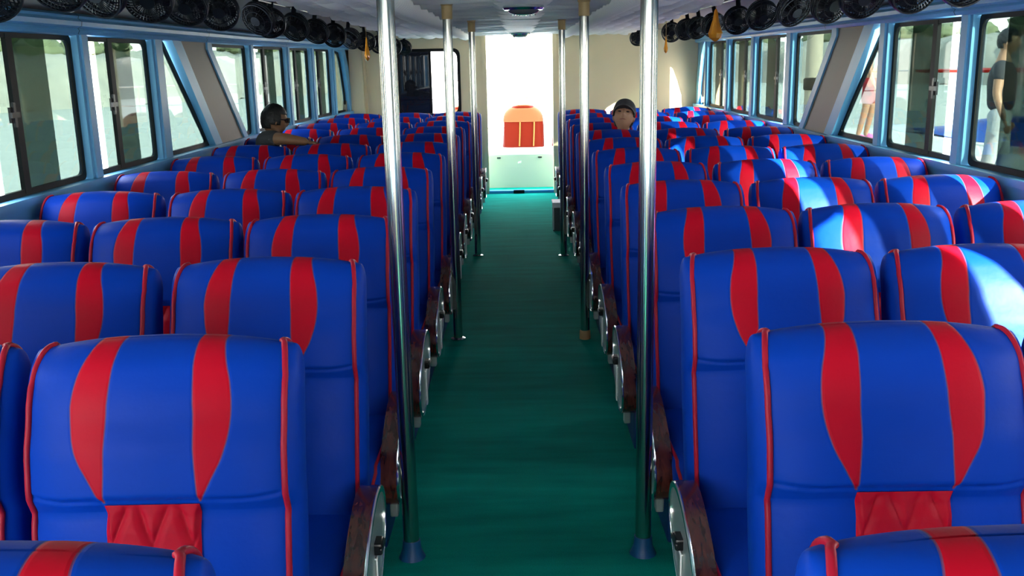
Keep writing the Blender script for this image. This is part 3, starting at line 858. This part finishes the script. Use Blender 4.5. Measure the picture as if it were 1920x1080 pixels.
def person(label, J, wear, skin, extra_head, rot_head, group=None, hs=1.0):
    """J: joints; wear: list of (name, material, list of joint chains with radii)"""
    base = Vector(J['base']); t = thing('person', label, 'person', base, 0, group)
    G = {k: Vector(v) - base for k, v in J.items()}
    G['skull'] = G['head'] + Vector((0, .012, -.02))
    rad = dict(pelvis=(.14, .11), waist=(.125, .10), chest=(.145, .11), neck=.056, skull=.055, lsh=.062, lel=.045, lwr=.030, rsh=.062, rel=.045, rwr=.030, lhip=.085, lkn=.058, lan=.040, ltoe=.032, rhip=.085, rkn=.058, ran=.040, rtoe=.032)
    chains = [['pelvis', 'waist', 'chest', 'neck', 'skull']] + [['chest', q + 'sh', q + 'el', q + 'wr'] for q in 'lr'] + [['pelvis', q + 'hip', q + 'kn', q + 'an', q + 'toe'] for q in 'lr']
    limbs = [skin_mesh([G[k] for k in ch], [(i, i + 1) for i in range(len(ch) - 1)], [((.07, .07) if k == 'chest' and i == 0 else (.09, .09) if k == 'pelvis' and len(ch) == 5 and ch[1] != 'waist' else rad[k]) for i, k in enumerate(ch)], 0) for ch in chains]
    TH = Matrix.Translation(G['head']) @ rot_head.to_4x4() @ Matrix.Scale(hs, 4)
    parts = limbs + [head_mesh(TH)]
    for sd, sg in (('l', 1), ('r', -1)):
        d = (G[sd + 'wr'] - G[sd + 'el']).normalized()
        n_ = J.get(sd + 'hn', None); n_ = Vector(n_) if n_ else d.orthogonal()
        parts += hand(G[sd + 'wr'] - d * .01, d, n_, sg)
    b = remeshed('body', parts, skin, t, .0065, True)
    for nm, m, chains in wear:
        ms = []
        for ch in chains:
            pts = [G[k] if isinstance(k, str) else G[k[0]].lerp(G[k[1]], k[2]) for k, r in ch]
            ms.append(skin_mesh(pts, [(i, i + 1) for i in range(len(pts) - 1)], [r for k, r in ch], 0))
        remeshed(nm, ms, m, t, .011)
    extra_head(t, TH)
    return t
def put(mb, name, t, sharp=50): return mb.build(name, t, sharp)
def hair_shell(t, TH, cut=-.25, front=-.35):
    bm = MB()
    r = bmesh.ops.create_uvsphere(bm.bm, u_segments=40, v_segments=30, radius=1.0)
    for v in bm.bm.verts:
        x, y, z = v.co
        jit = 1 + .03 * math.sin(23 * x + 5 * z) * math.sin(19 * y + 3)
        v.co = Vector((x * .087, y * .104 + .004, z * .122 + .008)) * jit
    rm = [v for v in bm.bm.verts if (v.co.y < front * .1 and v.co.z < .055) or (v.co.z < cut * .12 and v.co.y < .04) or v.co.z < -.07]
    bmesh.ops.delete(bm.bm, geom=rm, context='VERTS')
    for f in bm.bm.faces: f.material_index = bm.mi(M['hair']); f.smooth = True
    bm.bm.transform(TH)
    o = bm.build('hair', t, 80)
    md = o.modifiers.new('thick', 'SOLIDIFY'); md.thickness = .012; md.offset = -1
    return o
def face_bits(t, TH, glasses=False):
    if not glasses:
        for sg in (-1, 1):
            mb = MB(); bmesh.ops.create_uvsphere(mb.bm, u_segments=12, v_segments=8, radius=1)
            for f in mb.bm.faces: f.material_index = mb.mi(M['eye']); f.smooth = True
            mb.bm.transform(TH @ Matrix.Translation((sg * .030, -.083, .008)) @ Matrix.Diagonal((.014, .006, .0055, 1))); mb.build('eye', t)
            mb = MB(); mb.tube([TH @ Vector((sg * (.013 + .034 * i / 5), -.091 + .010 * (i / 5) ** 2, .029 + .006 * math.sin(PI * i / 5))) for i in range(6)], [.003, .0045, .0045, .004, .003, .002], M['hair'], 6); mb.build('eyebrow', t)
        mb = MB(); mb.tube([TH @ Vector((-.024 + .048 * i / 6, -.099 + .010 * (2 * i / 6 - 1) ** 2, -.058)) for i in range(7)], [.002, .0045, .005, .004, .005, .0045, .002], M['lip'], 6); mb.build('lips', t)
    else:
        mb = MB()
        for sg in (-1, 1):
            mb.box((sg * .034, -.098, .012), (.056, .012, .040), M['black'], .005)
            mb.tube([Vector((sg * .062, -.09, .016)), Vector((sg * .082, -.02, .014)), Vector((sg * .083, .03, .002))], .004, M['black'], 6)
        mb.box((0, -.102, .02), (.02, .008, .008), M['black'], .002)
        mb.bm.transform(TH); mb.build('sunglasses', t)
def cap_on(t, TH):
    mb = MB(); rings = []
    for j in range(13):
        a = j / 12 * PI / 2
        rings.append([TH @ Vector((.090 * math.cos(q) * math.cos(a) ** .7, .006 + .108 * math.sin(q) * math.cos(a) ** .7, .030 + .106 * math.sin(a))) for q in [2 * PI * i / 36 for i in range(36)]])
    mb.rings(rings, M['cap'])
    # the peak
    P = []
    for i in range(17):
        q = PI + PI * i / 16
        P.append((math.cos(q), math.sin(q)))
    rr = []
    for k, (ext, dz) in enumerate(((0, 0), (.35, .006), (.7, .004), (1, -.006))):
        rr.append([TH @ Vector((c * .088, .006 + s_ * (.104 + .075 * ext * abs(s_) ** .6), .034 + dz - .012 * abs(c) ** 2)) for c, s_ in P])
    rb = [[p - (TH.to_3x3() @ Vector((0, 0, .005))) for p in r] for r in rr]
    mb.rings(rr, M['cap'], closed=False, cap=False); mb.rings(rb, M['cap'], closed=False, cap=False)
    mb.rings([rr[-1], rb[-1]], M['cap'], closed=False, cap=False)
    mb.lathe([(.008, .134), (.008, .139), (.003, .142)], M['cap'], 10, TH)
    mb.build('cap', t, 60)

def seated_joints(x, y, head, lean=0.0):
    """a person slumped in a seat whose backrest front is at y, facing the camera"""
    hx, hy, hz = head
    return dict(base=(x, y - .3, 0), pelvis=(x, y - .26, .53), waist=(x + (hx - x) * .2, y - .22, .68), chest=(x + (hx - x) * .6, y - .17, .86), neck=(hx, hy + .03, hz - .13), head=head,
                lsh=(hx + .18, y - .17, hz - .24), lel=(hx + .25, y - .27, hz - .47), lwr=(hx + .12, y - .46, hz - .56),
                rsh=(hx - .18, y - .17, hz - .24), rel=(hx - .25, y - .27, hz - .47), rwr=(hx - .12, y - .46, hz - .56), lhn=(0, 0, 1), rhn=(0, 0, 1),
                lhip=(x + .10, y - .28, .51), lkn=(x + .13, y - .62, .50), lan=(x + .12, y - .58, .09), ltoe=(x + .13, y - .70, .035),
                rhip=(x - .10, y - .28, .51), rkn=(x - .13, y - .62, .50), ran=(x - .12, y - .58, .09), rtoe=(x - .13, y - .70, .035))
shirt = lambda a=.07: [[('pelvis', (.15, .115)), ('waist', (.14, .115)), ('chest', (.165, .13)), ('neck', .065)],
                       [('chest', .11), ('lsh', .08), (('lsh', 'lel', .6), .062)], [('chest', .11), ('rsh', .08), (('rsh', 'rel', .6), .062)]]
trousers = [[('pelvis', (.155, .125)), ('lhip', .105), ('lkn', .075), (('lkn', 'lan', .9), .058)], [('pelvis', (.155, .125)), ('rhip', .105), ('rkn', .075), (('rkn', 'ran', .9), .058)]]
shorts = [[('pelvis', (.16, .13)), ('lhip', .115), (('lhip', 'lkn', .85), .10)], [('pelvis', (.16, .13)), ('rhip', .115), (('rhip', 'rkn', .85), .10)], [('pelvis', (.155, .125)), (('pelvis', 'waist', .5), (.15, .12))]]
def shoes(m): return [('shoe', m, [[('lan', .052), ('ltoe', .046)]]), ('shoe', m, [[('ran', .052), ('rtoe', .046)]])]
# man in a cap, right block
J = seated_joints(.80, 8.55, (.925, 8.42, 1.165))
person('person in a dark cap slumped in a right block seat, face tipped up', J,
       [('shirt', M['lilac_cloth'], shirt()), ('trousers', M['dark_cloth'], trousers)] + shoes(M['black']), M['skin'],
       lambda t, TH: (hair_shell(t, TH, -.1), face_bits(t, TH), cap_on(t, TH)), Euler((math.radians(-26), math.radians(5), math.radians(-10))).to_matrix(), None, 1.13)
# person with dark hair and sunglasses, left block, turned away, arm along the seat
bx_, by_ = -1.86, 7.56
J = dict(base=(bx_, by_ - .1, 0), pelvis=(bx_, by_ - .20, .56), waist=(bx_ - .01, by_ - .21, .74), chest=(bx_ - .03, by_ - .22, .98), neck=(bx_ - .02, by_ - .15, 1.13), head=(bx_ + .0, by_ - .10, 1.245),
         lsh=(bx_ + .03, by_ - .06, 1.0), lel=(bx_ + .22, by_ - .1, .78), lwr=(bx_ + .30, by_ - .28, .66), rsh=(bx_ - .03, by_ - .335, 1.125), rel=(bx_ + .17, by_ - .50, 1.135), rwr=(bx_ + .32, by_ - .42, 1.10), rhn=(0, 0, 1), lhn=(0, 0, 1),
         lhip=(bx_ + .06, by_ - .13, .53), lkn=(bx_ + .20, by_ - .42, .52), lan=(bx_ + .2, by_ - .50, .09), ltoe=(bx_ + .24, by_ - .60, .035),
         rhip=(bx_ - .06, by_ - .27, .53), rkn=(bx_ + .02, by_ - .58, .52), ran=(bx_ + .02, by_ - .55, .09), rtoe=(bx_ + .05, by_ - .66, .035))
person('person with black hair and sunglasses in a left window seat, arm along the seat', J,
       [('shirt', M['dark_cloth'], [[('pelvis', (.14, .11)), ('waist', (.13, .11)), ('chest', (.14, .12)), ('neck', .06)], [('chest', .10), ('lsh', .078), (('lsh', 'lel', .6), .06)], [('chest', .10), ('rsh', .078), (('rsh', 'rel', .75), .062)]]),
        ('trousers', M['dark_cloth'], trousers)] + shoes(M['black']), M['skin_dark'],
       lambda t, TH: (hair_shell(t, TH, -.3), face_bits(t, TH, True)), Euler((math.radians(8), math.radians(0), math.radians(118))).to_matrix())

def standing(x, y, z, face, lift=0):
    """standing figure; face = angle of facing, 0 = towards -Y"""
    R = Matrix.Rotation(face, 3, 'Z'); P = lambda a, b, c: tuple(Vector((x, y, z)) + R @ Vector((a, b, c)))
    return dict(base=P(0, 0, 0), pelvis=P(0, 0, .93), waist=P(0, 0, 1.08), chest=P(0, .01, 1.30), neck=P(0, .01, 1.48), head=P(0, -.02, 1.62),
                lsh=P(.19, .01, 1.40), lel=P(.25, .03, 1.12), lwr=P(.27, -.06, .88), rsh=P(-.19, .01, 1.40), rel=P(-.25, .03, 1.12), rwr=P(-.27, -.06, .88), lhn=tuple(R @ Vector((1, 0, 0))), rhn=tuple(R @ Vector((-1, 0, 0))),
                lhip=P(.10, 0, .88), lkn=P(.13, -.05, .50), lan=P(.13, .03, .09), ltoe=P(.15, -.11, .035), rhip=P(-.10, 0, .88), rkn=P(-.12, .05, .50), ran=P(-.13, .14, .09), rtoe=P(-.14, 0, .035))
DZ = .30
J = standing(5.55, 15.4, DZ, math.radians(70))
person('person in bright red shorts and pink shoes standing on the dock outside', J,
       [('shirt', M['white_cloth'], [[('waist', (.14, .115)), ('chest', (.165, .13)), ('neck', .065)]] + shirt()[1:]), ('shorts', M['red_cloth'], shorts)] + shoes(M['pink']), M['skin'],
       lambda t, TH: (hair_shell(t, TH, -.2), face_bits(t, TH)), Euler((0, 0, math.radians(70))).to_matrix())
J = standing(4.80, 9.7, .12, math.radians(60))
person('person in a dark shirt and white trousers outside the nearest right window', J,
       [('shirt', M['dark_cloth'], shirt()), ('trousers', M['white_cloth'], trousers)] + shoes(M['black']), M['skin'],
       lambda t, TH: (hair_shell(t, TH, -.2), face_bits(t, TH)), Euler((0, 0, math.radians(60))).to_matrix())

# ------------------------------------------------------------------ stern deck beyond the doorway
t = thing('stern_deck', 'white stern deck step with pale cyan front beyond the doorway', 'deck', (0, YB + .6, 0))
mb = MB(); mb.box((0, 0, .22), (3.6, .06, .44), M['pale_cyan']); mb.box((0, -.24, -.03), (3.6, .44, .06), M['carpet']); mb.build('deck_riser', t)
mb = MB(); mb.box((0, 1.35, .43), (4.2, 2.7, .05), M['white'], .006)
for x in (-.25, .3): mb.box((x, -.035, .40), (.05, .02, .02), M['steel'])
mb.build('deck_top', t)
t = thing('stern_railing', 'thin steel railing across the stern beyond the doorway', 'railing', (0, YB + 2.0, .45))
for z in (.25, .68, .95):
    mb = MB(); mb.tube([(-2.0, 0, z), (2.0, 0, z)], .012, M['steel'], 10); mb.build('rail_bar', t)
for x in (-2, -.95, .95, 2): 
    mb = MB(); mb.tube([(x, 0, 0), (x, 0, .96)], .015, M['steel'], 10); mb.build('rail_post', t)
for i, (x, lab) in enumerate(((.09, 'large orange float bag on the stern deck, framed by the doorway'), (-.75, 'orange float bag at the left edge of the doorway'), (.80, 'orange float bag at the right edge of the doorway'))):
    t = thing('float_bag', lab, 'float bag', (x, YB + 1.62, .455), 0, 'orange float bags on the stern deck')
    mb = MB(); rings = []
    for j in range(13):
        s_ = j / 12; wd = .30 * (1 - .10 * s_) * (1 if s_ < .7 else math.sqrt(max(0.02, 1 - ((s_ - .7) / .3) ** 2 * .75)))
        rings.append([Vector((wd * math.copysign(abs(math.cos(a)) ** .6, math.cos(a)) * (1 + .03 * math.sin(5 * a + 3 * s_)), .17 * math.copysign(abs(math.sin(a)) ** .6, math.sin(a)), .58 * s_)) for a in [2 * PI * q / 36 for q in range(36)]])
    mb.rings(rings, M['orange']); mb.build('bag_body', t, 60)
    mb = MB(); rings = []
    for j in range(11):
        s_ = .62 + .40 * j / 10; wd = .305 * (1 - .10 * s_) * math.sqrt(max(0.02, 1 - max(0, (s_ - .7) / .33) ** 2 * .9))
        rings.append([Vector((wd * math.copysign(abs(math.cos(a)) ** .6, math.cos(a)), .178 * (1 if s_ < .98 else .8) * math.copysign(abs(math.sin(a)) ** .6, math.sin(a)), .58 * s_)) for a in [2 * PI * q / 36 for q in range(36)]])
    mb.rings(rings, M['pale_orange']); mb.build('bag_cover', t, 60)
    mb = MB()
    for xx in (-.06, .14): mb.tube([(xx, -.176, .02), (xx + .01, -.178, .2), (xx + .015, -.176, .36)], .010, M['yellow'], 8)
    mb.build('seam_cord', t)

# ------------------------------------------------------------------ white decks added round the cabin to bounce light onto the ceiling
t = thing('bow_bounce_deck', 'white deck added ahead of the cabin to bounce light', 'deck', (0, Y0 - 3.2, .55))
mb = MB(); mb.prism([(-3.2, 3.0), (3.2, 3.0), (2.9, 0), (1.8, -3), (0, -4.5), (-1.8, -3), (-2.9, 0)], M['white'], lambda x, y: Vector((x, y, 0)), lambda x, y: Vector((x, y, .06))); mb.build('bounce_plate', t)
for side in (-1, 1):  # added below the sills, out of view, to reflect sunlight up through the windows
    t = thing('side_bounce_deck', 'white light-bouncing deck added below the %s windows' % ('left' if side < 0 else 'right'), 'deck', (side * 2.85, (YB + Y0) / 2, .78), 0, 'added light-bouncing decks')
    mb = MB(); mb.box((0, 0, 0), (.86, YB - Y0, .06), M['white'], .01); mb.build('bounce_plate', t)
    mb = MB(); mb.box((side * .45, 0, .02), (.05, YB - Y0, .10), M['white'], .01); mb.build('bounce_edge', t)

# ------------------------------------------------------------------ outside: sea, shore, dock, boats
mb = MB(); mb.box((0, 60, -1.3), (900, 900, .1), M['sea']); tag(mb.build('sea_water'), 'pale rippled sea outside the windows', 'sea', kind='stuff')
rk = random.Random(5)
def shore(x, y, L, rz, label):
    t = thing('shore_bank', label, 'shore', (x, y, -1.3), rz)
    mb = MB()
    def f(u, v):
        a = -L / 2 + L * u; pr = [(0, -.2), (1.2, 1.9), (2.2, 3.6), (4, 4.1), (12, 4.5)]
        k = v * 4; i = min(3, int(k)); q = k - i
        b = pr[i][0] + (pr[i + 1][0] - pr[i][0]) * q; z = pr[i][1] + (pr[i + 1][1] - pr[i][1]) * q
        return Vector((a, b + .5 * math.sin(a * .9) * math.sin(a * .37 + 2), z + .25 * math.sin(a * 1.7 + b) + .2 * math.sin(a * .61 + 3 * b)))
    grid(mb, 160, 20, f, M['rock']); mb.build('rock_bank', t, 180)
    mb = MB()
    for i in range(60):
        c = Vector((rk.uniform(-L / 2, L / 2), rk.uniform(5, 11), rk.uniform(4.6, 5.2))); r = rk.uniform(.8, 1.7)
        q = bmesh.ops.create_icosphere(mb.bm, subdivisions=3, radius=1)
        for v in q['verts']:
            n_ = v.co.copy(); v.co = c + Vector((n_.x * r * 1.3, n_.y * r, n_.z * r * .8)) * (1 + .16 * math.sin(9 * n_.x + i) * math.sin(8 * n_.y + 2 * i) + .1 * math.sin(17 * n_.z))
    for f_ in mb.bm.faces: f_.material_index = mb.mi(M['leaf']); f_.smooth = True
    o = mb.build('bushes', t, 180); o['kind'] = 'stuff'
shore(-42, 62, 150, math.radians(62), 'rocky shore with green bushes across the water on the left')
shore(48, 75, 120, math.radians(-60), 'rocky shore with green bushes far behind the boats on the right')
t = thing('dock', 'pale concrete dock under the people outside on the right', 'dock', (6.0, 12, 0))
mb = MB(); mb.box((-.2, 3.6, DZ - .15), (2.0, 5.6, .3), M['concrete'], .02); mb.build('dock_slab', t)
mb = MB(); mb.box((-.45, -2.2, -.03), (1.7, 5.6, .3), M['concrete'], .02); mb.build('dock_slab', t)
for x, y in ((-1.0, 1.2), (.6, 1.2), (-1.0, 6.0), (.6, 6.0), (-1.1, -4.6), (.2, -4.6)):
    mb = MB(); mb.lathe([(.11, -2.2), (.11, .02)], M['post_wood'], 16, Matrix.Translation((x, y, 0))); mb.build('pile', t)
t = thing('mooring_post', 'weathered mooring post seen through the right slanted window', 'post', (5.68, 18.8, -1.3))
mb = MB(); mb.lathe([(.16, 0), (.15, 3.4), (.12, 3.45), (.001, 3.46)], M['post_wood'], 18); mb.build('post_shaft', t)
mb = MB(); mb.lathe([(.165, 2.3), (.18, 2.33), (.18, 2.5), (.16, 2.53)], M['gasket'], 18); mb.build('post_band', t)
def boat(x, y, rz, L, label, cover, canopy, text=None, k=1.0):
    t = thing('moored_boat', label, 'boat', (x, y, -1.3), rz, 'boats moored outside on the right')
    mb = MB(); rings = []
    for j in range(21):
        s_ = j / 20; wd = 1.05 * (1 - max(0, (s_ - .55) / .45) ** 2.2) + .02; sh = .25 * s_ ** 2
        rings.append([Vector((a_ * wd, -L / 2 + L * s_, z + sh)) for a_, z in ((0, .0), (.55, .05), (.85, .3), (1, .75), (1.04, 1.0), (.95, 1.02), (0, .98), (-.95, 1.02), (-1.04, 1.0), (-1, .75), (-.85, .3), (-.55, .05))])
    mb.rings(rings, M['white']); mb.build('hull', t, 50)
    mb = MB(); rings = []
    for j in range(13):
        s_ = j / 12; h = .55 * math.sin(PI * min(1, s_ * 1.1 + .04)) ** .6
        rings.append([Vector((.9 * math.cos(a) * (1 - .4 * max(0, s_ - .6)), -L * .42 + L * .72 * s_, 1.0 + .25 * s_ ** 2 + h * math.sin(a))) for a in [PI * q / 14 for q in range(15)]])
    mb.rings(rings, cover, closed=False, cap=False); mb.build('cover', t, 60)
    if canopy:
        mb = MB(); mb.box((0, -.2, 2.55), (2.0, L * .55, .06), canopy, .02); mb.build('canopy', t)
        for a_, b in ((-.9, -L * .25), (.9, -L * .25), (-.9, L * .2), (.9, L * .2)):
            mb = MB(); mb.tube([(a_, b - .2, 1.0), (a_, b - .2, 2.55)], .03, M['white'], 8); mb.build('canopy_post', t)
    if text:
        cu = bpy.data.curves.new('lettering', 'FONT'); cu.body = text; cu.size = .38; cu.extrude = .004; cu.align_x = 'CENTER'
        o = bpy.data.objects.new('tmp_text', cu); COL.objects.link(o); me = eval_mesh(o); bpy.data.objects.remove(o)
        me.materials.clear(); me.materials.append(M['text'])
        o = bpy.data.objects.new('lettering', me); COL.objects.link(o); o.parent = t
        o.rotation_euler = (PI / 2, 0, -PI / 2); o.location = (-1.058, -.4, .60)
    return t
boat(8.2, 13.6, math.radians(8), 6.0, 'white boat with grey cover and dark letters outside the second right window', M['white_cloth'], None, 'ADZ')
boat(10.6, 21, math.radians(25), 7.0, 'boat with blue tarpaulin and red canopy farther out on the right', M['hull_blue'], M['red_cloth'])
boat(16.0, 24, math.radians(-10), 7.5, 'white boat with blue cover and white canopy farthest out on the right', M['hull_blue'], M['white'])
